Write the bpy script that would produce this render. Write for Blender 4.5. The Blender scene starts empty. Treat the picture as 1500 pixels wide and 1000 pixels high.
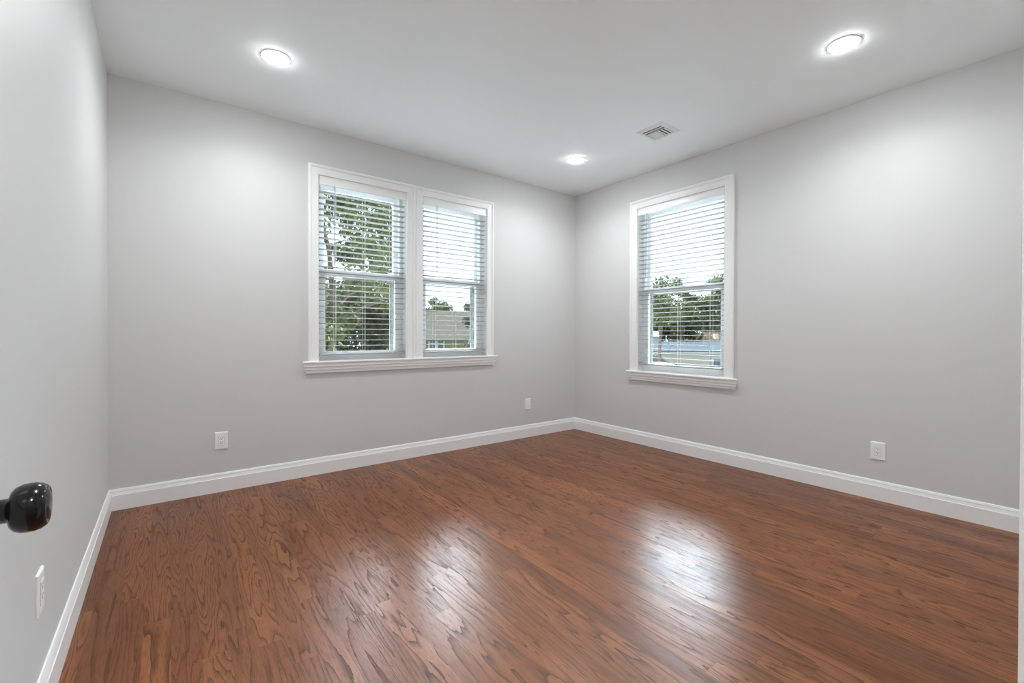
import bpy, bmesh, math, random
from mathutils import Vector, Matrix
import numpy as np

# ------------------------------------------------------------------ camera, world, exposure
S = bpy.context.scene
COL = S.collection
H = 2.74                      # ceiling height
A = 0.294                     # left wall at x = -A
D = 3.777                     # back wall
R = 3.8225                    # right wall
FY = 0.022                    # room face of the front wall (camera stands in its doorway)
YAW, PITCH, ROLL = 0.654303, -0.0067093, 0.0025073
EYE = Vector((0, 0, 1.1201))
fw = Vector((math.sin(YAW)*math.cos(PITCH), math.cos(YAW)*math.cos(PITCH), math.sin(PITCH)))
rt = Vector((math.cos(YAW), -math.sin(YAW), 0))
up = rt.cross(fw)
r2 = rt*math.cos(ROLL) + up*math.sin(ROLL)
u2 = -rt*math.sin(ROLL) + up*math.cos(ROLL)
cam = bpy.data.cameras.new('camera')
cam.sensor_width = 36
cam.lens = 659.65/1500*36
cam.shift_x = (750-750.9)/1500
cam.shift_y = (492.95-500)/1500
cam.clip_start = 0.02
cam.clip_end = 400
co = bpy.data.objects.new('camera', cam); COL.objects.link(co)
M = Matrix((r2, u2, -fw)).transposed().to_4x4(); M.translation = EYE
co.matrix_world = M
S.camera = co

# overcast sky: dim hazy horizon, and a broad very bright glow, added for the floor reflections, 20-45 degrees up in front of the windows
SKY_DIM = 2.2
SKY_GLOW = 118.0
LAMP = 125.0                   # radiance of the diffuser lenses
BEAM = 6.2                   # watts of each light's downward beam
w = bpy.data.worlds.new('overcast_sky'); S.world = w; w.use_nodes = True
wt = w.node_tree; bg = wt.nodes['Background']
def wn(op, a, b=None):
    x = wt.nodes.new('ShaderNodeMath'); x.operation = op
    for i, v in enumerate((a, b)):
        if v is None: continue
        if isinstance(v, (int, float)): x.inputs[i].default_value = v
        else: wt.links.new(v, x.inputs[i])
    return x.outputs[0]
def wmap(v, a, b):
    m = wt.nodes.new('ShaderNodeMapRange'); m.interpolation_type = 'SMOOTHSTEP'
    m.inputs['From Min'].default_value = a; m.inputs['From Max'].default_value = b
    wt.links.new(v, m.inputs['Value']); return m.outputs['Result']
tc = wt.nodes.new('ShaderNodeTexCoord'); sx = wt.nodes.new('ShaderNodeSeparateXYZ')
wt.links.new(tc.outputs['Generated'], sx.inputs[0])
dx, dy, dz = sx.outputs
hl = wn('SQRT', wn('ADD', wn('ADD', wn('MULTIPLY', dx, dx), wn('MULTIPLY', dy, dy)), 1e-6))
az = wn('DIVIDE', wn('ADD', wn('MULTIPLY', dx, math.sin(YAW)), wn('MULTIPLY', dy, math.cos(YAW))), hl)
lobe = wn('MULTIPLY', wn('MULTIPLY', wmap(az, 0.2, 0.95), wmap(dz, 0.27, 0.45)), wn('SUBTRACT', 1.0, wmap(dz, 0.60, 0.85)))
bg.inputs[0].default_value = (0.71, 0.87, 1.0, 1)
wt.links.new(wn('ADD', wn('MULTIPLY', lobe, SKY_GLOW), SKY_DIM), bg.inputs[1])

S.view_settings.view_transform = 'Standard'
S.view_settings.look = 'None'
S.view_settings.exposure = 0.38
S.view_settings.gamma = 1.0
S.view_settings.use_curve_mapping = False
S.cycles.max_bounces = 14
S.cycles.diffuse_bounces = 9
S.cycles.glossy_bounces = 5
S.cycles.transparent_max_bounces = 24
S.cycles.sample_clamp_indirect = 0
S.cycles.sample_clamp_direct = 0

# ------------------------------------------------------------------ materials
def mat(name, col, rough=0.5, spec=0.5, metal=0.0, coat=0.0, coat_rough=0.1, emit=None, es=0.0):
    m = bpy.data.materials.new(name); m.use_nodes = True
    b = m.node_tree.nodes['Principled BSDF']
    b.inputs['Base Color'].default_value = (*col, 1)
    b.inputs['Roughness'].default_value = rough
    b.inputs['Specular IOR Level'].default_value = spec
    b.inputs['Metallic'].default_value = metal
    b.inputs['Coat Weight'].default_value = coat
    b.inputs['Coat Roughness'].default_value = coat_rough
    if emit:
        b.inputs['Emission Color'].default_value = (*emit, 1)
        b.inputs['Emission Strength'].default_value = es
    return m

class NT:
    def __init__(s, m): s.t = m.node_tree; s.b = s.t.nodes.get('Principled BSDF')
    def n(s, kind, **kw):
        x = s.t.nodes.new(kind)
        for k, v in kw.items(): setattr(x, k, v)
        return x
    def l(s, a, b): s.t.links.new(a, b)
    def math(s, op, a, b=None, c=None, clamp=False):
        x = s.n('ShaderNodeMath', operation=op); x.use_clamp = clamp
        for i, v in enumerate((a, b, c)):
            if v is None: continue
            if isinstance(v, (int, float)): x.inputs[i].default_value = v
            else: s.l(v, x.inputs[i])
        return x.outputs[0]
    def comb(s, x, y, z):
        c = s.n('ShaderNodeCombineXYZ')
        for i, v in enumerate((x, y, z)):
            if isinstance(v, (int, float)): c.inputs[i].default_value = v
            else: s.l(v, c.inputs[i])
        return c.outputs[0]
    def ramp(s, fac, stops, interp='LINEAR'):
        r = s.n('ShaderNodeValToRGB'); e = r.color_ramp.elements; r.color_ramp.interpolation = interp
        while len(e) < len(stops): e.new(0.5)
        for i, (p, c) in enumerate(stops):
            e[i].position = p; e[i].color = (*c, 1)
        s.l(fac, r.inputs[0]); return r.outputs[0]
    def mix(s, fac, a, b, blend='MIX'):
        x = s.n('ShaderNodeMix', data_type='RGBA', blend_type=blend)
        for i, v in ((0, fac), (6, a), (7, b)):
            if isinstance(v, (int, float)): x.inputs[i].default_value = v
            elif isinstance(v, tuple): x.inputs[i].default_value = (*v, 1)
            else: s.l(v, x.inputs[i])
        return x.outputs[2]

def paint(name, col, rough, bump=0.04, scale=350):
    m = mat(name, col, rough)
    t = NT(m)
    g = t.n('ShaderNodeNewGeometry')
    no = t.n('ShaderNodeTexNoise'); no.inputs['Scale'].default_value = scale; no.inputs['Detail'].default_value = 2
    t.l(g.outputs['Position'], no.inputs['Vector'])
    bp = t.n('ShaderNodeBump'); bp.inputs['Strength'].default_value = bump; bp.inputs['Distance'].default_value = 0.001
    t.l(no.outputs[0], bp.inputs['Height']); t.l(bp.outputs[0], t.b.inputs['Normal'])
    return m

M_WALL = paint('greige_wall_paint', (0.645, 0.648, 0.642), 0.5, 0.05)
M_CEIL = paint('ceiling_paint', (0.90, 0.935, 0.95), 0.7, 0.04)
M_TRIM = mat('white_trim_paint', (0.87, 0.87, 0.865), 0.3)
M_VINYL = mat('white_vinyl', (0.90, 0.91, 0.92), 0.35)
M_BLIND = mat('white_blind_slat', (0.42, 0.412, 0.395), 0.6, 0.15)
M_CORD = mat('blind_cord', (0.75, 0.75, 0.72), 0.8)
M_WAND = mat('blind_wand', (0.35, 0.42, 0.48), 0.2)
M_SCREEN = mat('screen_frame_taupe', (0.20, 0.19, 0.17), 0.5)
M_PLATE = mat('white_plastic', (0.90, 0.895, 0.88), 0.35)
M_SLOT = mat('dark_slot', (0.02, 0.02, 0.02), 0.6)
M_BLACK = mat('black_metal', (0.010, 0.009, 0.009), 0.16, 0.35)
M_VENT = mat('vent_white', (0.82, 0.82, 0.82), 0.4)
M_DUCT_SHADE = mat('duct_shade', (0.03, 0.03, 0.035), 0.8)
M_DOOR = mat('door_white', (0.80, 0.80, 0.79), 0.35)
M_LENS = mat('led_lens', (0.9, 0.9, 0.9), 0.5, emit=(0.955, 0.985, 1.0), es=LAMP)

def glass_mat():
    m = bpy.data.materials.new('window_glass'); m.use_nodes = True
    t = m.node_tree; t.nodes.clear()
    o = t.nodes.new('ShaderNodeOutputMaterial'); mx = t.nodes.new('ShaderNodeMixShader')
    tr = t.nodes.new('ShaderNodeBsdfTransparent'); gl = t.nodes.new('ShaderNodeBsdfGlossy')
    tr.inputs[0].default_value = (0.97, 0.985, 0.98, 1); gl.inputs['Roughness'].default_value = 0.0
    fr = t.nodes.new('ShaderNodeFresnel'); fr.inputs[0].default_value = 1.45
    t.links.new(fr.outputs[0], mx.inputs[0]); t.links.new(tr.outputs[0], mx.inputs[1])
    t.links.new(gl.outputs[0], mx.inputs[2]); t.links.new(mx.outputs[0], o.inputs[0])
    return m
M_GLASS = glass_mat()

BW = 0.0826                                   # strip-oak board width
def floor_mat():
    m = mat('stained_oak_floor', (0.18, 0.065, 0.035), 0.3)
    t = NT(m)
    g = t.n('ShaderNodeNewGeometry'); sp = t.n('ShaderNodeSeparateXYZ'); t.l(g.outputs['Position'], sp.inputs[0])
    X, Y = sp.outputs[0], sp.outputs[1]
    bx = t.math('DIVIDE', t.math('ADD', X, 5.0+0.03), BW)
    ix = t.math('FLOOR', bx); fx = t.math('FRACT', bx)
    w1 = t.n('ShaderNodeTexWhiteNoise', noise_dimensions='1D'); t.l(ix, w1.inputs['W'])
    ln = t.math('ADD', 0.75, t.math('MULTIPLY', w1.outputs[0], 0.9))
    by = t.math('DIVIDE', t.math('ADD', t.math('ADD', Y, 20.0), t.math('MULTIPLY', w1.outputs[0], 7.3)), ln)
    iy = t.math('FLOOR', by); fy = t.math('FRACT', by)
    w2 = t.n('ShaderNodeTexWhiteNoise', noise_dimensions='2D'); t.l(t.comb(ix, iy, 0), w2.inputs['Vector'])
    w2s = t.n('ShaderNodeSeparateColor'); t.l(w2.outputs['Color'], w2s.inputs[0])
    ra, rb, rc = w2s.outputs[0], w2s.outputs[1], w2s.outputs[2]
    # cathedral grain = contour lines of a stretched height field, new for each board
    ox = t.math('MULTIPLY', ra, 91.0); oy = t.math('MULTIPLY', rb, 57.0)
    gv = t.comb(t.math('ADD', t.math('MULTIPLY', X, 11.0), ox), t.math('ADD', t.math('MULTIPLY', Y, t.math('ADD', 0.40, t.math('MULTIPLY', rb, 0.95))), oy), t.math('MULTIPLY', rc, 40.0))
    n1 = t.n('ShaderNodeTexNoise'); n1.inputs['Scale'].default_value = 1.0; n1.inputs['Detail'].default_value = 2.2; n1.inputs['Roughness'].default_value = 0.42
    t.l(gv, n1.inputs['Vector'])
    jv = t.comb(t.math('MULTIPLY', X, 260.0), t.math('MULTIPLY', Y, 14.0), ra)
    nj = t.n('ShaderNodeTexNoise'); nj.inputs['Scale'].default_value = 1.0; nj.inputs['Detail'].default_value = 1.0
    t.l(jv, nj.inputs['Vector'])
    hh = t.math('ADD', n1.outputs[0], t.math('MULTIPLY', nj.outputs[0], 0.018))
    rings = t.math('ADD', 7.0, t.math('MULTIPLY', rc, 15.0))
    fr = t.math('FRACT', t.math('MULTIPLY', hh, rings))
    saw = t.math('POWER', fr, 4.0)                                    # each ring darkens slowly, then ends sharply
    # pores: short dark dashes along the board
    pv = t.comb(t.math('MULTIPLY', X, 520.0), t.math('MULTIPLY', Y, 22.0), rb)
    np_ = t.n('ShaderNodeTexNoise'); np_.inputs['Scale'].default_value = 1.0; np_.inputs['Detail'].default_value = 2.0
    t.l(pv, np_.inputs['Vector'])
    pores = t.math('MULTIPLY', t.math('SUBTRACT', np_.outputs[0], 0.50), 4.0, clamp=True)
    # blotchy stain uptake
    bv = t.comb(t.math('MULTIPLY', X, 6.0), t.math('MULTIPLY', Y, 2.0), ra)
    nb = t.n('ShaderNodeTexNoise'); nb.inputs['Scale'].default_value = 1.0; nb.inputs['Detail'].default_value = 3
    t.l(bv, nb.inputs['Vector'])
    tone = t.math('ADD', t.math('MULTIPLY', rb, 0.62), t.math('MULTIPLY', nb.outputs[0], 0.5))
    base = t.ramp(tone, [(0.10, (0.105, 0.031, 0.010)), (0.40, (0.180, 0.056, 0.017)), (0.75, (0.255, 0.083, 0.026)), (1.0, (0.340, 0.124, 0.042))])
    hue = t.mix(t.math('MULTIPLY', ra, 0.35), base, (0.175, 0.075, 0.032))
    dark = (0.040, 0.015, 0.009)
    gs = t.math('ADD', 0.36, t.math('MULTIPLY', rb, 0.55))
    c1 = t.mix(t.math('MULTIPLY', saw, gs, clamp=True), hue, dark)
    c2 = t.mix(t.math('MULTIPLY', pores, 0.55), c1, dark)
    # seams
    ex = t.math('MINIMUM', fx, t.math('SUBTRACT', 1.0, fx))
    ey = t.math('MULTIPLY', t.math('MINIMUM', fy, t.math('SUBTRACT', 1.0, fy)), t.math('DIVIDE', ln, BW))
    e = t.math('MINIMUM', ex, ey)
    seam = t.math('SUBTRACT', 1.0, t.math('DIVIDE', e, 0.011), clamp=True)
    c3 = t.mix(t.math('MULTIPLY', seam, 0.6), c2, (0.025, 0.010, 0.007))
    t.l(c3, t.b.inputs['Base Color'])
    groove = t.math('ADD', t.math('MULTIPLY', saw, 0.6), t.math('MULTIPLY', pores, 0.5))
    ro = t.math('ADD', t.math('ADD', 0.279, t.math('MULTIPLY', nb.outputs[0], 0.012)), t.math('MULTIPLY', groove, 0.22))
    t.l(ro, t.b.inputs['Roughness'])
    sl = t.math('SUBTRACT', 0.36, t.math('MULTIPLY', groove, 0.28), clamp=True)
    t.l(sl, t.b.inputs['Specular IOR Level'])
    ht = t.math('SUBTRACT', t.math('MULTIPLY', groove, -0.6), t.math('MULTIPLY', seam, 2.0))
    bp = t.n('ShaderNodeBump'); bp.inputs['Strength'].default_value = 0.25; bp.inputs['Distance'].default_value = 0.0006
    t.l(ht, bp.inputs['Height'])
    return m
M_FLOOR = floor_mat()

def leaf_mat(name, c0, c1):
    m = mat(name, c0, 0.6, 0.05); t = NT(m)
    g = t.n('ShaderNodeNewGeometry')
    col = t.ramp(g.outputs['Random Per Island'], [(0.0, c0), (1.0, c1)])
    t.l(col, t.b.inputs['Base Color'])
    tl = t.n('ShaderNodeBsdfTranslucent'); t.l(col, tl.inputs[0])
    mx = t.n('ShaderNodeMixShader'); mx.inputs[0].default_value = 0.12
    out = m.node_tree.nodes['Material Output']
    t.l(t.b.outputs[0], mx.inputs[1]); t.l(tl.outputs[0], mx.inputs[2]); t.l(mx.outputs[0], out.inputs[0])
    return m
M_LEAF = leaf_mat('leaf_green', (0.036, 0.044, 0.017), (0.108, 0.112, 0.042))
M_LEAFD = leaf_mat('leaf_dark', (0.022, 0.026, 0.012), (0.062, 0.064, 0.028))
def noisy(name, c0, c1, scale, rough=0.9, stretch=(1, 1, 1)):
    m = mat(name, c0, rough, 0.0); t = NT(m)
    g = t.n('ShaderNodeTexCoord'); mp = t.n('ShaderNodeMapping'); mp.inputs['Scale'].default_value = stretch
    t.l(g.outputs['Object'], mp.inputs[0])
    no = t.n('ShaderNodeTexNoise'); no.inputs['Scale'].default_value = scale; no.inputs['Detail'].default_value = 4
    t.l(mp.outputs[0], no.inputs['Vector'])
    t.l(t.ramp(no.outputs[0], [(0.3, c0), (0.7, c1)]), t.b.inputs['Base Color'])
    return m
M_BARK = noisy('bark', (0.05, 0.035, 0.028), (0.14, 0.10, 0.08), 6, stretch=(3, 3, 0.6))
M_BARKR = noisy('reddish_bark', (0.07, 0.05, 0.042), (0.15, 0.105, 0.085), 6, stretch=(3, 3, 0.6))
M_BOUNCE = noisy('pale_bounce_ground', (0.20, 0.20, 0.18), (0.28, 0.28, 0.26), 3)  # unseen ground made pale to bounce daylight up to the ceiling
M_SHINGLE = noisy('grey_shingle', (0.050, 0.043, 0.034), (0.108, 0.092, 0.072), 5, stretch=(1, 4, 4))
M_SHINGLEB = noisy('slate_shingle', (0.040, 0.044, 0.048), (0.065, 0.070, 0.074), 4, stretch=(1, 4, 4))
M_SHINGLEW = mat('pale_roofing', (0.4, 0.4, 0.4), 0.8, 0.0)
M_BROWN = noisy('brown_shingle', (0.06, 0.04, 0.03), (0.11, 0.08, 0.06), 4)
def siding(name, c):
    m = mat(name, c, 0.8, 0.0); t = NT(m)
    g = t.n('ShaderNodeTexCoord'); sp = t.n('ShaderNodeSeparateXYZ'); t.l(g.outputs['Object'], sp.inputs[0])
    f = t.math('FRACT', t.math('MULTIPLY', sp.outputs[2], 6.0))
    bp = t.n('ShaderNodeBump'); bp.inputs['Strength'].default_value = 0.8; bp.inputs['Distance'].default_value = 0.02
    t.l(t.math('SUBTRACT', 1.0, f), bp.inputs['Height']); t.l(bp.outputs[0], t.b.inputs['Normal'])
    return m
M_SIDEY = siding('ochre_siding', (0.13, 0.108, 0.058))
M_SIDEW = siding('cream_siding', (0.34, 0.295, 0.25))
M_EXTW = mat('exterior_white', (0.30, 0.29, 0.28), 0.8, 0.0)
M_DARKGL = mat('dark_glass', (0.02, 0.022, 0.025), 0.1)
M_CARD = mat('charcoal_car_paint', (0.03, 0.03, 0.035), 0.2, coat=1)
M_CARW = mat('white_car_paint', (0.5, 0.5, 0.5), 0.2, coat=1)
M_TIRE = mat('tyre', (0.015, 0.015, 0.015), 0.8)
M_ORANGE = mat('tan_brick', (0.45, 0.33, 0.24), 0.8)
M_PAVE = noisy('asphalt', (0.10, 0.10, 0.10), (0.14, 0.14, 0.135), 2)

# ------------------------------------------------------------------ helpers
def link(name, bm, m, parent=None, smooth=False):
    bmesh.ops.recalc_face_normals(bm, faces=bm.faces)
    me = bpy.data.meshes.new(name); bm.to_mesh(me); bm.free()
    me.materials.append(m)
    if smooth:
        for p in me.polygons: p.use_smooth = True
    o = bpy.data.objects.new(name, me); COL.objects.link(o)
    if parent: o.parent = parent
    return o
def empty(name, loc=(0, 0, 0), rz=0):
    o = bpy.data.objects.new(name, None); COL.objects.link(o)
    o.empty_display_size = 0.1
    o.location = loc; o.rotation_euler.z = rz
    return o
def tag(o, label=None, cat=None, group=None, kind=None):
    if label: o['label'] = label
    if cat: o['category'] = cat
    if group: o['group'] = group
    if kind: o['kind'] = kind
    return o
def copy_tree(o, parent=None):
    c = o.copy(); COL.objects.link(c); c.parent = parent
    for ch in list(o.children): copy_tree(ch, c)
    return c
IDP = lambda x, y, z: Vector((x, y, z))
def box(bm, x0, x1, y0, y1, z0, z1, P=IDP, bevel=0):
    vs = [bm.verts.new(P(x, y, z)) for x in (x0, x1) for y in (y0, y1) for z in (z0, z1)]
    fs = [bm.faces.new([vs[i] for i in q]) for q in ((0, 1, 3, 2), (4, 6, 7, 5), (0, 4, 5, 1), (2, 3, 7, 6), (0, 2, 6, 4), (1, 5, 7, 3))]
    if bevel:
        es = {e for f in fs for e in f.edges}
        bmesh.ops.bevel(bm, geom=list(es), offset=bevel, segments=2, affect='EDGES', profile=0.5)
def sweep(bm, prof, PT, l0, l1, m0=None, m1=None):
    """closed profile [(a,b)], PT(a,b,l) -> point; ends at l0 + m0(a,b), l1 + m1(a,b)"""
    z = lambda a, b: 0
    m0 = m0 or z; m1 = m1 or z
    v0 = [bm.verts.new(PT(a, b, l0 + m0(a, b))) for a, b in prof]
    v1 = [bm.verts.new(PT(a, b, l1 + m1(a, b))) for a, b in prof]
    n = len(prof)
    for i in range(n):
        j = (i+1) % n
        bm.faces.new((v0[i], v0[j], v1[j], v1[i]))
    bm.faces.new(v0[::-1]); bm.faces.new(v1)
def tube(bm, pts, rad, seg=8):
    rings = []
    for i, p in enumerate(pts):
        p = Vector(p)
        d = (Vector(pts[min(i+1, len(pts)-1)]) - Vector(pts[max(i-1, 0)])).normalized()
        a = d.orthogonal().normalized() if abs(d.z) < 0.99 else Vector((1, 0, 0)); b = d.cross(a).normalized(); a = b.cross(d)
        r = rad[i] if isinstance(rad, (list, tuple)) else rad
        rings.append([bm.verts.new(p + (a*math.cos(2*math.pi*k/seg) + b*math.sin(2*math.pi*k/seg))*r) for k in range(seg)])
    for q, s in zip(rings, rings[1:]):
        for k in range(seg): bm.faces.new((q[k], q[(k+1) % seg], s[(k+1) % seg], s[k]))
    bm.faces.new(rings[0][::-1]); bm.faces.new(rings[-1])
def lathe(bm, prof, PT, seg=48):
    """prof [(r,h)], PT(x,y,h)"""
    rings = []
    for r, h in prof:
        if r < 1e-6: rings.append([bm.verts.new(PT(0, 0, h))])
        else: rings.append([bm.verts.new(PT(r*math.cos(2*math.pi*k/seg), r*math.sin(2*math.pi*k/seg), h)) for k in range(seg)])
    for q, s in zip(rings, rings[1:]):
        for k in range(seg):
            k2 = (k+1) % seg
            if len(q) == 1 and len(s) == 1: continue
            if len(q) == 1: bm.faces.new((q[0], s[k2], s[k]))
            elif len(s) == 1: bm.faces.new((q[k], q[k2], s[0]))
            else: bm.faces.new((q[k], q[k2], s[k2], s[k]))
# wall frames: s runs to the right as seen from inside, n into the room
PN = lambda s, n, z: Vector((s, D-n, z))          # back wall
PR = lambda s, n, z: Vector((R-n, -s, z))         # right wall
PL = lambda s, n, z: Vector((-A+n, s, z))         # left wall
PF = lambda s, n, z: Vector((-s, FY+n, z))        # front wall

def wall(name, P, s0, s1, thick, holes, m=M_WALL, label=None, z1=H):
    bm = bmesh.new()
    ss = sorted({s0, s1, *[h[0] for h in holes], *[h[1] for h in holes]})
    zs = sorted({0.0, z1, *[h[2] for h in holes], *[h[3] for h in holes]})
    solid = lambda a, b: not any(h[0] < (a[0]+a[1])/2 < h[1] and h[2] < (b[0]+b[1])/2 < h[3] for h in holes)
    cells = {}
    for i in range(len(ss)-1):
        for j in range(len(zs)-1):
            cells[i, j] = solid((ss[i], ss[i+1]), (zs[j], zs[j+1]))
    vv = {}
    def v(i, j, k):
        if (i, j, k) not in vv: vv[i, j, k] = bm.verts.new(P(ss[i], -thick*k, zs[j]))
        return vv[i, j, k]
    for (i, j), s in cells.items():
        if not s: continue
        for k in (0, 1): bm.faces.new((v(i, j, k), v(i+1, j, k), v(i+1, j+1, k), v(i, j+1, k)))
        for di, dj, e in ((-1, 0, ((i, j), (i, j+1))), (1, 0, ((i+1, j), (i+1, j+1))), (0, -1, ((i, j), (i+1, j))), (0, 1, ((i, j+1), (i+1, j+1)))):
            if not cells.get((i+di, j+dj), False):
                a, b = e
                bm.faces.new((v(*a, 0), v(*b, 0), v(*b, 1), v(*a, 1)))
    return tag(link(name, bm, m), label, 'wall', kind='structure')

# ------------------------------------------------------------------ room shell
T = 0.165
bm = bmesh.new(); box(bm, -1.3, R+T, -1.6, D+T, -0.12, 0.0)
tag(link('floor', bm, M_FLOOR), 'reddish brown stained oak strip floor', 'floor', kind='structure')
bm = bmesh.new(); box(bm, -1.3, R+T, -1.6, D+T, H, H+0.15)
tag(link('ceiling', bm, M_CEIL), 'smooth white ceiling with round recessed lights', 'ceiling', kind='structure')

# windows: s0, s1 opening, z0 (stool top), z1 head
W1 = (0.956, 1.696, 0.900, 2.370)
W2 = (1.859, 2.559, 0.900, 2.370)
W3 = (-2.880, -1.979, 0.745, 2.392)
J = 0.013
hole = lambda q: (q[0]-J, q[1]+J, q[2]-0.03, q[3]+J)
DX0, DX1, DH = -0.195, 0.572, 2.035          # doorway in the front wall
wall('wall_back', PN, -A, R, T, [hole(W1), hole(W2)], label='grey back wall with the double window')
wall('wall_right', PR, -(D+T), 1.6, T, [hole(W3)], label='grey right wall with the single window')
wall('wall_left', PL, FY-0.12, D+T, 0.12, [], label='pale grey left wall beside the black door knob')
wall('wall_front', PF, -R, A, 0.12, [(-DX1-0.02, -DX0+0.02, 0.0, DH+0.02)], label='grey front wall around the doorway')
# hallway behind the camera
PB = lambda s, n, z: Vector((s, -1.5-n, z))
wall('wall_hall_back', lambda s, n, z: Vector((s, -1.5+n, z)), -1.2, 2.2, 0.1, [], label='hallway wall behind the doorway')
wall('wall_hall_left', lambda s, n, z: Vector((-1.2+n, s, z)), -1.5, FY-0.12, 0.1, [], label='hallway end wall left of the doorway')
wall('wall_hall_right', lambda s, n, z: Vector((2.2-n, s, z)), -1.5, FY-0.12, 0.1, [], label='hallway end wall right of the doorway')
bm = bmesh.new(); box(bm, -1.2, -A-0.121, FY-0.12, FY, 0, H)
tag(link('wall_hall_front', bm, M_WALL), 'hallway wall left of the doorway', 'wall', kind='structure')

# baseboards
BB = [(0, 0.0), (0.0150, 0.0), (0.0150, 0.0945), (0.0125, 0.0975), (0.0125, 0.0995), (0.0085, 0.1150), (0.0085, 0.1165), (0.0100, 0.1175), (0.0060, 0.1290), (0.0045, 0.1320), (0, 0.1320)]
def base(name, P, s0, s1, k0=1, k1=1, label=''):
    bm = bmesh.new()
    sweep(bm, BB, lambda a, b, l: P(l, a, b), s0, s1, lambda a, b: k0*a, lambda a, b: -k1*a)
    return tag(link(name, bm, M_TRIM), label, 'baseboard', kind='structure')
base('baseboard_back', PN, -A, R, label='white moulded baseboard under the double window')
base('baseboard_right', PR, -D, -FY, label='white moulded baseboard along the right wall')
base('baseboard_left', PL, FY, D, label='white moulded baseboard along the left wall')
base('baseboard_front', PF, -R, -(DX1+0.095), 1, 0, label='white moulded baseboard right of the doorway')

# ------------------------------------------------------------------ windows
CW = 0.083
CASP = [(0.004, 0), (0.004, 0.010), (0.007, 0.0125), (0.013, 0.0135), (0.050, 0.0165), (0.056, 0.0165), (0.059, 0.0205), (0.064, 0.0245), (0.072, 0.0255), (0.079, 0.024), (CW, 0.020), (CW, 0)]
def casing(name, P, q, parent, cw=CW):
    k = cw/CW; prof = [(a*k, b) for a, b in CASP]
    bm = bmesh.new(); s0, s1, z0, z1 = q
    sweep(bm, prof, lambda a, b, l: P(s0-a, b, l), z0, z1, None, lambda a, b: a)
    sweep(bm, prof, lambda a, b, l: P(s1+a, b, l), z0, z1, None, lambda a, b: a)
    sweep(bm, prof, lambda a, b, l: P(l, b, z1+a), s0, s1, lambda a, b: -a, lambda a, b: a)
    return link(name, bm, M_TRIM, parent)
def ring(bm, P, s0, s1, z0, z1, n0, n1, ws, wb, wt):
    """rectangular frame of four members"""
    box(bm, s0, s0+ws, n0, n1, z0, z1, P); box(bm, s1-ws, s1, n0, n1, z0, z1, P)
    box(bm, s0+ws, s1-ws, n0, n1, z0, z0+wb, P); box(bm, s0+ws, s1-ws, n0, n1, z1-wt, z1, P)
def window(name, P, q, label, zm, cw, sf=0.058):
    s0, s1, z0, z1 = q
    root = tag(empty(name, P((s0+s1)/2, 0, z0)), label, 'window', kind='structure')
    base_ = root.location.copy()
    LP = lambda s, n, z: P(s, n, z) - base_
    casing('casing', LP, q, root, cw)
    bm = bmesh.new()                                                     # jamb liner
    box(bm, s0-J, s0, -0.10, 0.0005, z0-0.02, z1+J, LP); box(bm, s1, s1+J, -0.10, 0.0005, z0-0.02, z1+J, LP)
    box(bm, s0, s1, -0.10, 0.0005, z1, z1+J, LP)
    link('jamb', bm, M_TRIM, root)
    bm = bmesh.new(); ring(bm, LP, s0, s1, z0-0.02, z1, -0.172, -0.074, 0.030, 0.045, 0.028)
    box(bm, s0-J, s0, -0.172, -0.101, z0-0.02, z1+J, LP); box(bm, s1, s1+J, -0.172, -0.101, z0-0.02, z1+J, LP); box(bm, s0, s1, -0.172, -0.101, z1, z1+J, LP)
    link('frame', bm, M_VINYL, root)
    a, b = s0+0.030, s1-0.030
    bm = bmesh.new(); ring(bm, LP, a, b, zm-0.014, z1-0.028, -0.148, -0.118, 0.040, 0.044, 0.042)
    us = link('upper_sash', bm, M_VINYL, root)
    bm = bmesh.new(); box(bm, a+0.038, b-0.038, -0.1345, -0.1305, zm+0.028, z1-0.068, LP); link('pane', bm, M_GLASS, us)
    bm = bmesh.new(); ring(bm, LP, a, b, z0+0.025, zm+0.018, -0.108, -0.078, 0.040, 0.046, 0.046)
    ls = link('lower_sash', bm, M_VINYL, root)
    bm = bmesh.new(); box(bm, a+0.038, b-0.038, -0.0945, -0.0905, z0+0.069, zm-0.026, LP); link('pane', bm, M_GLASS, ls)
    bm = bmesh.new(); c = (a+b)/2
    box(bm, c-0.03, c+0.03, -0.112, -0.080, zm+0.0182, zm+0.027, LP, 0.003); box(bm, c-0.006, c+0.028, -0.100, -0.086, zm+0.0272, zm+0.036, LP, 0.003)
    link('sash_lock', bm, M_VINYL, root)
    bm = bmesh.new(); ring(bm, LP, a, b, z0+0.025, zm, -0.170, -0.158, sf, 0.03, 0.03)
    link('screen_frame', bm, M_SCREEN, root)
    return root
ZM = 1.622; ZM3 = 1.556
window('window_1', PN, W1, 'left window of the white framed pair, trees behind it', ZM, CW-0.001)
window('window_2', PN, W2, 'right window of the white framed pair, grey roof behind it', ZM, 0.0795)
window('window_3', PR, W3, 'single white framed window on the right wall', ZM3, 0.087, 0.036)

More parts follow.
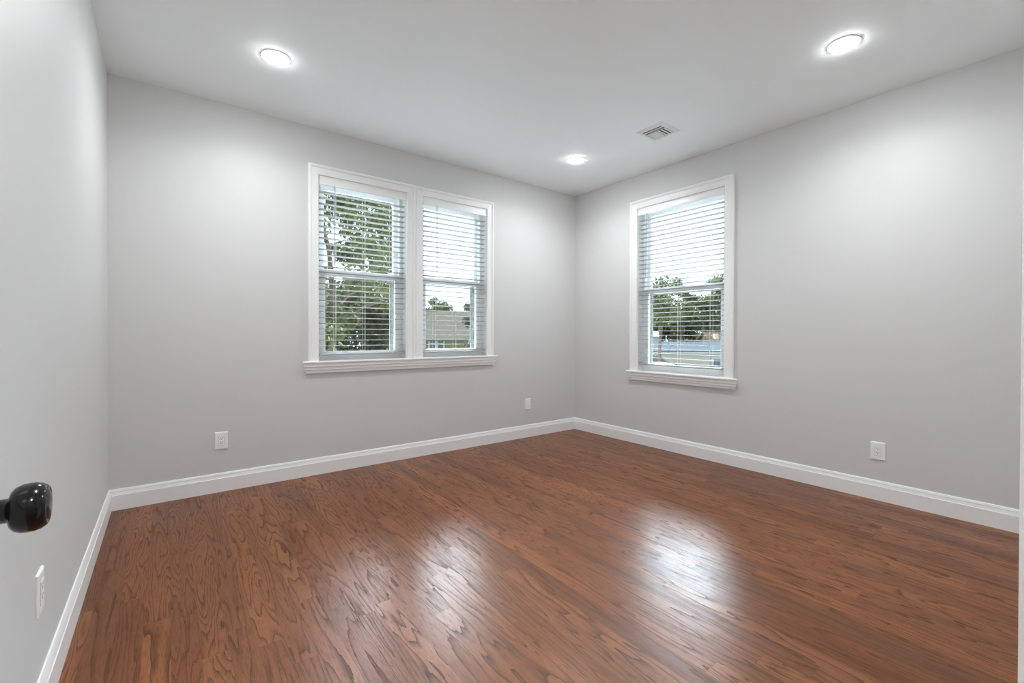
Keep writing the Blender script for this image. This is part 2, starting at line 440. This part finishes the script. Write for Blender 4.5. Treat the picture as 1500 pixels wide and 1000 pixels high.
# stools with moulded aprons
SIL = [(0, 0), (0.040, 0), (0.044, -0.003), (0.045, -0.009), (0.044, -0.015), (0.040, -0.018), (0.0365, -0.0195), (0.0360, -0.043), (0.0330, -0.0455), (0.0290, -0.0465), (0.0285, -0.068), (0.0255, -0.0705), (0.0205, -0.0715), (0.0200, -0.0935), (0, -0.094)]
def sill(name, P, s0, s1, z, openings, label):
    bm = bmesh.new()
    sweep(bm, SIL, lambda a, b, l: P(l, a, z+b), s0, s1, lambda a, b: 0.045-a, lambda a, b: a-0.045)
    for q in openings: box(bm, q[0], q[1], -0.0735, 0.0, z-0.019, z, P)
    return tag(link(name, bm, M_TRIM), label, 'window sill', kind='structure')
sill('trim_1', PN, 0.828, 2.676, 0.900, (W1, W2), 'long white moulded sill under the double window')
sill('trim_2', PR, -2.995, -1.842, 0.745, (W3,), 'short white moulded sill under the right wall window')

# ------------------------------------------------------------------ blinds
PITCHB = 0.0455
def blind(P, q, zbot, wand_s, label):
    s0, s1, z0, z1 = q
    a, b = s0+0.006, s1-0.006
    root = tag(empty('venetian_blind', P((a+b)/2, -0.03, z1)), label, 'blind', 'white venetian blinds')
    B0 = root.location.copy(); LP = lambda s, n, z: P(s, n, z) - B0
    bm = bmesh.new(); box(bm, a, b, -0.058, -0.010, z1-0.048, z1-0.001, LP); link('headrail', bm, M_TRIM, root)
    bm = bmesh.new()
    VP = [(-0.006, 0.0), (0.003, 0.0), (0.004, -0.006), (0.002, -0.010), (0.002, -0.052), (0.004, -0.058), (0.003, -0.066), (-0.006, -0.066)]
    sweep(bm, VP, lambda c, d, l: LP(l, c, z1-0.001+d), a-0.002, b+0.002)
    link('valance', bm, M_TRIM, root)
    zt = z1-0.120
    n = int(round((zt-zbot-0.032)/PITCHB)); pitch = (zt-zbot-0.032)/n
    bm = bmesh.new(); tl = math.radians(3.0); seg = 6; c0 = -0.031
    for i in range(n+1):
        z = zt - i*pitch; top = []; bot = []
        for k in range(seg+1):
            u = -1+2*k/seg; crown = 0.0010*(1-u*u)
            dn = u*0.0245*math.cos(tl); dz = u*0.0245*math.sin(tl)+crown
            top.append((c0+dn, z+dz+0.0011)); bot.append((c0+dn, z+dz-0.0011))
        sweep(bm, top+bot[::-1], lambda n_, z_, l: LP(l, n_, z_), a, b)
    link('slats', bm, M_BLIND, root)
    bm = bmesh.new(); box(bm, a, b, c0-0.025, c0+0.025, zbot, zbot+0.014, LP, 0.003); br = link('bottom_rail', bm, M_BLIND, root)
    L = b-a
    for s in (a+0.125, (a+b)/2, b-0.125):
        bm = bmesh.new()
        for nn in (c0-0.0262, c0+0.0262): tube(bm, [LP(s, nn, zbot+0.003), LP(s, nn, z1-0.047)], 0.0009, 5)
        tube(bm, [LP(s+0.004, c0+0.0262, zbot+0.003), LP(s+0.004, c0+0.0262, z1-0.047)], 0.0007, 5)
        link('ladder_cord', bm, M_CORD, root)
    bm = bmesh.new(); tube(bm, [LP(wand_s, 0.006, z1-0.058), LP(wand_s, 0.008, z1-0.075), LP(wand_s, 0.008, z1-0.70)], [0.002, 0.004, 0.004], 6)
    link('tilt_wand', bm, M_WAND, root)
    return root
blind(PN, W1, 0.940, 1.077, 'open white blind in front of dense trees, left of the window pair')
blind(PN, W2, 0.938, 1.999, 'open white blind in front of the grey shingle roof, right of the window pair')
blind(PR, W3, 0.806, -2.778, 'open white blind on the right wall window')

# ------------------------------------------------------------------ door at the left, hinged on the doorway
root = tag(empty('door_1', (DX0, FY+0.02, 0)), 'open white door at the left edge with a black knob', 'door', kind='structure')
LX0, LX1, LY0, LY1 = -0.226, -0.191, FY+0.024, 0.808
bm = bmesh.new()
st = 0.115
off = Vector((DX0, FY+0.02, 0))
LD = lambda x, y, z: Vector((x, y, z)) - off
box(bm, LX0, LX1, LY0, LY0+st, 0.012, 2.03, LD); box(bm, LX0, LX1, LY1-st, LY1, 0.012, 2.03, LD)
for z0, z1 in ((0.012, 0.23), (0.99, 1.13), (1.91, 2.03)): box(bm, LX0, LX1, LY0+st, LY1-st, z0, z1, LD)
for z0, z1 in ((0.23, 0.99), (1.13, 1.91)): box(bm, LX0+0.009, LX1-0.009, LY0+st, LY1-st, z0, z1, LD)
link('door_leaf', bm, M_DOOR, root)
KY, KZ = 0.737, 0.922
def knob(sign, xf):
    PT = lambda a, b, h: LD(xf+sign*h, KY+a, KZ+b)
    bm = bmesh.new()
    lathe(bm, [(0, 0), (0.032, 0), (0.032, 0.004), (0.029, 0.007), (0.0155, 0.009), (0.0140, 0.014), (0.0130, 0.030), (0.0132, 0.050), (0.0160, 0.0520),
               (0.0205, 0.0530), (0.0242, 0.0562), (0.0264, 0.0612), (0.0271, 0.0668), (0.0268, 0.0720), (0.0252, 0.0770), (0.0228, 0.0805), (0.0206, 0.0822), (0.0196, 0.0824), (0.0188, 0.0818), (0.0150, 0.0832), (0.008, 0.0841), (0, 0.0843)], PT, 64)
    k = link('door_knob', bm, M_BLACK, root, smooth=True)
    k['label'] = 'glossy black round door knob'
knob(1, LX1); knob(-1, LX0)
for z in (0.25, 1.02, 1.80):
    bm = bmesh.new(); tube(bm, [LD(LX1+0.004, FY+0.022, z-0.045), LD(LX1+0.004, FY+0.022, z+0.045)], 0.006, 10)
    link('hinge', bm, M_BLACK, root)
# doorway jamb and casing
bm = bmesh.new()
PFX = lambda x, n, z: Vector((x, FY+n, z))
box(bm, DX1, DX1+0.02, -0.12, 0, 0, DH, PFX); box(bm, DX0-0.02, DX0, -0.12, 0, 0, DH, PFX); box(bm, DX0-0.02, DX1+0.02, -0.12, 0, DH, DH+0.02, PFX)
box(bm, DX1-0.012, DX1, -0.085, -0.045, 0, DH-0.012, PFX)
dp = [(a, b*0.92) for a, b in CASP]
sweep(bm, dp, lambda a, b, l: PFX(DX1+a, b, l), 0.0, DH, None, lambda a, b: a)
sweep(bm, dp, lambda a, b, l: PFX(DX0-a, b, l), 0.0, DH, None, lambda a, b: a)
sweep(bm, dp, lambda a, b, l: PFX(l, b, DH+a), DX0, DX1, lambda a, b: -a, lambda a, b: a)
tag(link('trim_3', bm, M_TRIM), 'white doorway casing at the right edge of the view', 'door casing', kind='structure')

# ------------------------------------------------------------------ outlets
def plate(P, sc, zc, hw, hh, kind, label, group=None):
    root = tag(empty('wall_outlet' if kind == 'outlet' else 'jack_plate', P(sc, 0, zc)), label, 'outlet' if kind == 'outlet' else 'wall plate', group)
    o = root.location.copy(); LP = lambda s, n, z: P(s+sc, n, z+zc) - o
    bm = bmesh.new()
    pr = [(-hw, -hh, 0), (hw, -hh, 0), (hw, hh, 0), (-hw, hh, 0)]
    v = []
    for inset, n in ((0, 0), (0, 0.0035), (0.0025, 0.0062), (0.006, 0.0070)):
        v.append([bm.verts.new(LP(math.copysign(abs(s)-inset, s), n, math.copysign(abs(z)-inset, z))) for s, z, _ in pr])
    for q, r_ in zip(v, v[1:]):
        for k in range(4): bm.faces.new((q[k], q[(k+1) % 4], r_[(k+1) % 4], r_[k]))
    bm.faces.new(v[0][::-1]); bm.faces.new(v[-1])
    link('cover_plate', bm, M_PLATE, root)
    bm = bmesh.new(); box(bm, -0.0168, 0.0168, 0.0066, 0.0086, -0.0335, 0.0335, LP, 0.001)
    link('receptacle' if kind == 'outlet' else 'insert', bm, M_PLATE, root)
    bm = bmesh.new()
    def slot(s, z, w_, h_): box(bm, s-w_/2, s+w_/2, 0.0080, 0.00885, z-h_/2, z+h_/2, LP)
    if kind == 'outlet':
        for z in (0.017, -0.013):
            slot(-0.0062, z+0.004, 0.0024, 0.0085); slot(0.0062, z+0.004, 0.0022, 0.0070); slot(0, z-0.006, 0.0046, 0.0044)
        link('slots', bm, M_SLOT, root)
        bm = bmesh.new()
        for e in (0, 1):                                           # outline gap around the receptacle
            pass
        ring(bm, LP, -0.0176, 0.0176, -0.0343, 0.0343, 0.0068, 0.0072, 0.0007, 0.0007, 0.0007)
        link('gap_line', bm, M_SLOT, root)
    else:
        slot(0.001, -0.018, 0.006, 0.006)
        link('jack', bm, M_SLOT, root)
    return root
plate(PN, 0.3015, 0.359, 0.0398, 0.0610, 'outlet', 'white outlet on the back wall left of the double window')
plate(PN, 3.105, 0.357, 0.0375, 0.0590, 'jack', 'small white wall plate on the back wall near the far corner')
plate(PR, -0.909, 0.332, 0.0410, 0.0600, 'outlet', 'white outlet on the right wall at the right')
plate(PL, 1.842, 0.378, 0.0400, 0.0600, 'outlet', 'white outlet on the left wall below the black knob')

# ------------------------------------------------------------------ ceiling lights
def downlight(x, y, label):
    root = tag(empty('recessed_light', (x, y, H)), label, 'ceiling light', 'round recessed ceiling lights')
    PT = lambda a, b, h: Vector((a, b, -h))
    bm = bmesh.new(); lathe(bm, [(0.0790, 0), (0.0786, 0.0020), (0.0760, 0.0044), (0.0735, 0.0048), (0.0728, 0.0030), (0.0728, 0.0)], PT, 48); link('trim_ring', bm, M_PLATE, root, True)
    bm = bmesh.new(); lathe(bm, [(0.0726, 0.001), (0.0724, 0.0044), (0.066, 0.0084), (0.050, 0.0113), (0.030, 0.0130), (0, 0.0134)], PT, 48); link('lens', bm, M_LENS, root, True)
    ld = bpy.data.lights.new('led_beam', 'AREA'); ld.shape = 'DISK'; ld.size = 0.14; ld.energy = BEAM; ld.spread = math.radians(150); ld.color = (0.955, 0.985, 1.0)
    lo = bpy.data.objects.new('led_beam', ld); COL.objects.link(lo); lo.parent = root; lo.location = (0, 0, -0.0145)
downlight(0.510, 2.960, 'round lit recessed ceiling light at the upper left')
downlight(3.030, 2.985, 'round lit recessed ceiling light in the far corner')
downlight(3.000, 0.880, 'round lit recessed ceiling light at the upper right')
downlight(0.510, 0.880, 'round lit recessed ceiling light just above the open door')
downlight(0.400, -0.850, 'added recessed ceiling light in the unseen hallway')  # unseen lamp added so the hallway gives fill through the doorway

# ------------------------------------------------------------------ ceiling register
root = tag(empty('ceiling_vent', (3.124, 2.165, H)), 'square white metal air register in the ceiling', 'vent')
hw = 0.124; iw = 0.090
PV = lambda x, y, z: Vector((x, y, -z))
bm = bmesh.new()
fr = [(hw, 0), (hw, 0.0025), (hw-0.004, 0.005), (iw+0.003, 0.010), (iw, 0.010), (iw, 0.0)]
for (ax, ay) in ((1, 0), (-1, 0), (0, 1), (0, -1)):
    if ax: sweep(bm, fr, lambda a, b, l: PV(ax*a, l, b), 0, 0, lambda a, b: -a, lambda a, b: a)
    else: sweep(bm, fr, lambda a, b, l: PV(l, ay*a, b), 0, 0, lambda a, b: -a, lambda a, b: a)
link('frame', bm, M_VENT, root)
bm = bmesh.new(); box(bm, -iw, iw, -iw, iw, 0.0004, 0.0012, PV); link('duct_shade_sheet', bm, M_DUCT_SHADE, root)  # dark sheet on the ceiling, coloured as the shade inside the duct
def louver(along, c, l0, l1, tilt, hwid=0.0085):
    """blade centred at c across, spanning l0..l1 along the other axis"""
    bm = bmesh.new(); w_ = hwid; t_ = 0.0006
    ca, sa = math.cos(tilt), math.sin(tilt)
    pr = [(-w_*ca-t_*sa, -w_*sa+t_*ca), (w_*ca-t_*sa, w_*sa+t_*ca), (w_*ca+t_*sa, w_*sa-t_*ca), (-w_*ca+t_*sa, -w_*sa-t_*ca)]
    f = (lambda a, b, l: PV(c+a, l, 0.0066+b)) if along == 'y' else (lambda a, b, l: PV(l, c+a, 0.0066+b))
    sweep(bm, pr, f, l0, l1); link('louver', bm, M_VENT, root)
tt = math.radians(32)
louver('y', -0.061, -iw, iw, math.radians(4), 0.0075)
for c in (-0.074, -0.046, -0.018): louver('x', c, -0.030, iw, math.radians(4), 0.0068)
for c in (0.010, 0.030, 0.050, 0.070): louver('x', c, -0.030, iw, tt, 0.0095)
bm = bmesh.new(); box(bm, -0.0325, -0.0305, -iw, iw, 0.0014, 0.0095, PV); link('divider', bm, M_VENT, root)

# ------------------------------------------------------------------ outdoors
GZ = -3.0
cY, sY = math.cos(YAW), math.sin(YAW)
def at(u, d, z=GZ):                      # a spot d metres ahead in direction of image column u, on the ground
    k = (u-750.9)/659.65
    return Vector((d*(k*cY+sY), d*(-k*sY+cY), z))
bm = bmesh.new(); c = at(750, 60); box(bm, c.x-120, c.x+120, c.y-120, c.y+120, GZ-0.5, GZ)
tag(link('ground', bm, M_BOUNCE), 'pale ground outside the windows', 'ground', kind='structure')

def leaves(name, parent, m, blobs, count, size, seed, drop=0.0):
    rng = np.random.default_rng(seed)
    wts = np.array([b[3]**2*b[4] if len(b) > 4 else b[3]**2 for b in blobs]); wts = wts/wts.sum()
    idx = rng.choice(len(blobs), count, p=wts)
    C = np.array([b[:3] for b in blobs])[idx]; RR = np.array([b[3] for b in blobs])[idx]
    d = rng.normal(size=(count, 3)); d /= np.linalg.norm(d, axis=1)[:, None]
    rad = RR*rng.random(count)**0.45
    pos = C + d*rad[:, None]*np.array([1, 1, 0.8])
    a = rng.normal(size=(count, 3)); a /= np.linalg.norm(a, axis=1)[:, None]
    b = rng.normal(size=(count, 3)); b -= (b*a).sum(1)[:, None]*a; b /= np.linalg.norm(b, axis=1)[:, None]
    nrm = np.cross(a, b)
    sz = size*(0.6+0.8*rng.random(count))[:, None]
    tip = pos+a*sz; tail = pos-a*sz; l = pos+b*sz*0.55+nrm*sz*0.15; r_ = pos-b*sz*0.55+nrm*sz*0.15
    V = np.stack([tail, l, tip, r_], 1).reshape(-1, 3)
    me = bpy.data.meshes.new(name)
    F = np.arange(count*4).reshape(-1, 4)
    me.from_pydata(V.tolist(), [], F.tolist()); me.materials.append(m)
    o = bpy.data.objects.new(name, me); COL.objects.link(o); o.parent = parent
    return o
def tree(name, label, u, d, height, crown_r, crown_z0, count, leaf, seed, m=M_LEAF, nblob=26, trunk_r=0.16, bark=M_BARK, blob=0.38, group=None, cat='tree', nbranch=False):
    rnd = random.Random(seed)
    root = tag(empty(name, at(u, d), -YAW), label, cat, group)
    bl = []
    zc = (height+crown_z0)/2; hz = (height-crown_z0)/2
    for i in range(nblob):
        th = rnd.uniform(0, 2*math.pi); v = rnd.uniform(-1, 1); rr = crown_r*math.sqrt(max(0, 1-v*v*0.9))*rnd.random()**0.5
        br = crown_r*blob*rnd.uniform(0.7, 1.3)
        bl.append((rr*math.cos(th), rr*math.sin(th), zc+v*(hz-br*0.6), br))
    leaves('foliage', root, m, bl, count, leaf, seed)
    bm = bmesh.new()
    top = crown_z0+(height-crown_z0)*0.75
    pts = [(rnd.uniform(-.12, .12)*k, rnd.uniform(-.12, .12)*k, top*k/5) for k in range(6)]
    tube(bm, pts, [trunk_r*(1-0.15*k) for k in range(6)], 10)
    link('trunk', bm, bark, root)
    for b in sorted(bl, key=lambda q: q[2])[:14:2] if nbranch else []:
        z0 = max(0.1, crown_z0*0.8, min(top*0.9, b[2]-rnd.uniform(0.5, 1.5)*crown_r*0.5))
        p0 = Vector((0, 0, z0)); p1 = Vector(b[:3]); pm = (p0+p1)/2+Vector((0, 0, 0.1*crown_r))
        bm = bmesh.new(); tube(bm, [p0, pm, p1], [trunk_r*0.4, trunk_r*0.28, trunk_r*0.1], 6)
        link('branch', bm, bark, root)
    return root
# seen through the left window of the pair
tree('leafy_tree', 'tall leafy tree filling the left window of the pair', 478, 12.0, 9.8, 2.0, 2.6, 9500, 0.085, 11, nblob=46, blob=0.30, nbranch=True)
tree('leafy_tree', 'second leafy tree behind the left window, right of the tall one', 536, 16.0, 9.6, 1.35, 2.6, 5200, 0.09, 12, nblob=30, blob=0.30, nbranch=True)
tree('leafy_tree', 'leafy tree at the far left of the left window', 400, 15.5, 9.5, 2.3, 2.5, 5000, 0.09, 13, nblob=30)
for i, (u, d, h, r_, lab) in enumerate(((450, 13.0, 5.6, 1.6, 'dark bush low behind the left window, left of three'),
                                        (520, 17.5, 6.2, 1.9, 'dark bush low behind the left window, middle of three'),
                                        (566, 14.5, 5.2, 0.85, 'dark bush low behind the left window, right of three'))):
    tree('bush', lab, u, d, h, r_, 0.2, 13000, 0.085, 30+i, M_LEAFD, 50, 0.07, M_BARK, 0.45, cat='bush')
# seen through the right window of the pair
tree('round_tree', 'round tree rising behind the grey shingle roof', 641, 52.0, 8.3, 1.75, 3.0, 3500, 0.17, 21, nblob=26)
tree('round_tree', 'pale low tree left of the round tree behind the roof', 619, 54.0, 7.2, 1.3, 3.0, 1800, 0.17, 22, nblob=16)
tree('slim_tree', 'slim leafy tree at the right edge of the shingle roof', 697, 27.0, 6.3, 0.75, 1.5, 1900, 0.10, 23, M_LEAFD, nblob=22, trunk_r=0.09, blob=0.45)

def gable(root, x0, x1, y0, y1, zw, zr, over, mw, mr):
    """walls with gable ends at x0/x1, ridge along x"""
    bm = bmesh.new(); yc = (y0+y1)/2
    prof = [(y0, 0), (y1, 0), (y1, zw), (yc, zr), (y0, zw)]
    sweep(bm, prof, lambda a, b, l: Vector((l, a, b)), x0, x1); link('wall', bm, mw, root)
    bm = bmesh.new(); sl = (zr-zw)/(yc-y0); t = 0.12
    prof = [(y0-over, zw-over*sl), (yc, zr), (y1+over, zw-over*sl), (y1+over, zw-over*sl+t), (yc, zr+t), (y0-over, zw-over*sl+t)]
    sweep(bm, prof, lambda a, b, l: Vector((l, a, b)), x0-0.3, x1+0.3); return link('roof', bm, mr, root)
def pane_window(root, x0, x1, z0, z1, y, fr=0.12, mull=None):
    bm = bmesh.new(); P = lambda s, n, z: Vector((s, y-n, z))
    ring(bm, P, x0, x1, z0, z1, -0.02, 0.06, fr, fr, fr)
    if mull: box(bm, x0+fr, x1-fr, -0.02, 0.05, mull-0.05, mull+0.05, P)
    f = link('window', bm, M_EXTW, root)
    bm = bmesh.new(); box(bm, x0+fr*0.9, x1-fr*0.9, -0.01, 0.02, z0+fr*0.9, z1-fr*0.9, P); link('pane', bm, M_DARKGL, f)
# house behind the right window of the pair
root = tag(empty('house', at(660, 38), -YAW), 'ochre house with a grey shingle roof behind the window pair', 'house')
gable(root, -7.5, 3.2, 0, 7.4, 3.78, 6.05, 0.5, M_SIDEY, M_SHINGLE)
k = 659.65/38
for a, b in ((627.5, 639.5), (639.5, 651.5)):
    pane_window(root, (a-660)/k, (b-660)/k, 2.75, 3.68, 0.0, 0.12, 3.28)
# behind the right wall window
root = tag(empty('garage', at(1005, 52), -YAW), 'long cream garage with slate grey roof outside the right window', 'garage')
k = 659.65/52
gable(root, (925-1005)/k, (1110-1005)/k, 0, 5.5, 2.15, 3.10, 0.3, M_SIDEW, M_SHINGLEB)
pane_window(root, (1041-1005)/k, (1066-1005)/k, 0.15, 1.55, 0.0, 0.35)
bm = bmesh.new(); box(bm, (925-1005)/k-0.3, (1110-1005)/k+0.3, -0.42, -0.30, 1.90, 2.07); link('gutter', bm, M_EXTW, root)
bm = bmesh.new()
pts = [(-2.2, -0.5, 2.0), (-2.15, -0.5, 2.35), (-1.9, -0.45, 2.75), (-1.5, -0.3, 2.95), (-0.9, -0.1, 3.0), (-0.2, 0.2, 3.02)]
tube(bm, pts, 0.05, 6); link('service_cable', bm, M_SLOT, root)
root = tag(empty('shed', at(948, 60), -YAW), 'white roofed shed at the left of the right window', 'shed')
gable(root, -2.6, 1.6, 0, 3.0, 3.85, 4.35, 0.35, M_EXTW, M_SHINGLEW)
root = tag(empty('house', at(1058, 66), -YAW), 'brown roofed house with tan chimney beyond the garage', 'house')
gable(root, -1.6, 4.0, 0, 5, 3.0, 4.35, 0.3, M_BROWN, M_BROWN)
bm = bmesh.new(); box(bm, -0.9, -0.35, 0.4, 1.0, 3.0, 4.15); link('chimney', bm, M_ORANGE, root)

def car(loc, m, height, label, flip=1):
    root = tag(empty('car', loc, -YAW), label, 'car')
    h = height; hl = 2.2
    body = [(-hl, 0.30), (hl, 0.30), (hl, 0.62*h*0.9), (hl-0.15, 0.60*h), (hl-1.1, 0.64*h), (hl-1.8, 0.97*h), (hl-2.4, h), (-hl+0.6, 0.99*h), (-hl+0.1, 0.68*h), (-hl, 0.60*h)]
    bm = bmesh.new(); sweep(bm, body, lambda a, b, l: Vector((flip*a, l, b)), -0.88, 0.88)
    bmesh.ops.bevel(bm, geom=list(bm.edges), offset=0.06, segments=2, affect='EDGES')
    link('body', bm, m, root)
    gl = [(hl-1.25, 0.66*h), (hl-1.85, 0.93*h), (-hl+0.72, 0.94*h), (-hl+0.35, 0.68*h)]
    bm = bmesh.new(); sweep(bm, gl, lambda a, b, l: Vector((flip*a, l, b)), -0.89, 0.89); link('side_window', bm, M_DARKGL, root)
    for sx in (-1.35, 1.35):
        for sy in (-0.80, 0.80):
            bm = bmesh.new(); tube(bm, [(sx, sy-0.1, 0.33), (sx, sy+0.1, 0.33)], 0.33, 20); link('wheel', bm, M_TIRE, root)
    return root
car(at(957, 46), M_CARD, 2.05, 'dark vehicle parked before the cream garage')
car(at(975, 40.5), M_CARW, 1.55, 'white car parked in front of the dark vehicle')
tree('bare_trunk_tree', 'tree with a thick reddish trunk at the left of the right window', 966, 43.0, 9.6, 2.4, 4.6, 3000, 0.15, 41, nblob=26, nbranch=True, trunk_r=0.22, bark=M_BARKR)
tree('slim_trunk_tree', 'tree with a slim pale trunk near the middle of the right window', 996, 62.0, 12.0, 2.0, 4.0, 2200, 0.22, 42, nblob=22, trunk_r=0.2, bark=M_BARKR)
for i, (u, d, h, r_, z0, m, n, lab) in enumerate((
        (940, 72, 10.5, 3.8, 1.0, M_LEAF, 7500, 'leafy tree beyond the garage, furthest left in the right window'),
        (985, 66, 9.0, 3.4, 0.5, M_LEAFD, 9000, 'low dark tree beyond the garage near the slim trunk'),
        (1022, 79, 11.0, 3.4, 1.0, M_LEAF, 7500, 'broad green tree beyond the garage, right of the slim trunk'),
        (1052, 76, 14.8, 3.8, 1.0, M_LEAF, 7500, 'tallest green tree beyond the garage, at the right'),
        (1085, 73, 12.0, 3.6, 1.0, M_LEAFD, 5000, 'dark tree beyond the garage, furthest right'))):
    tree('spreading_tree', lab, u, d, h, r_, z0, n, 0.24, 50+i, m, nblob=36)
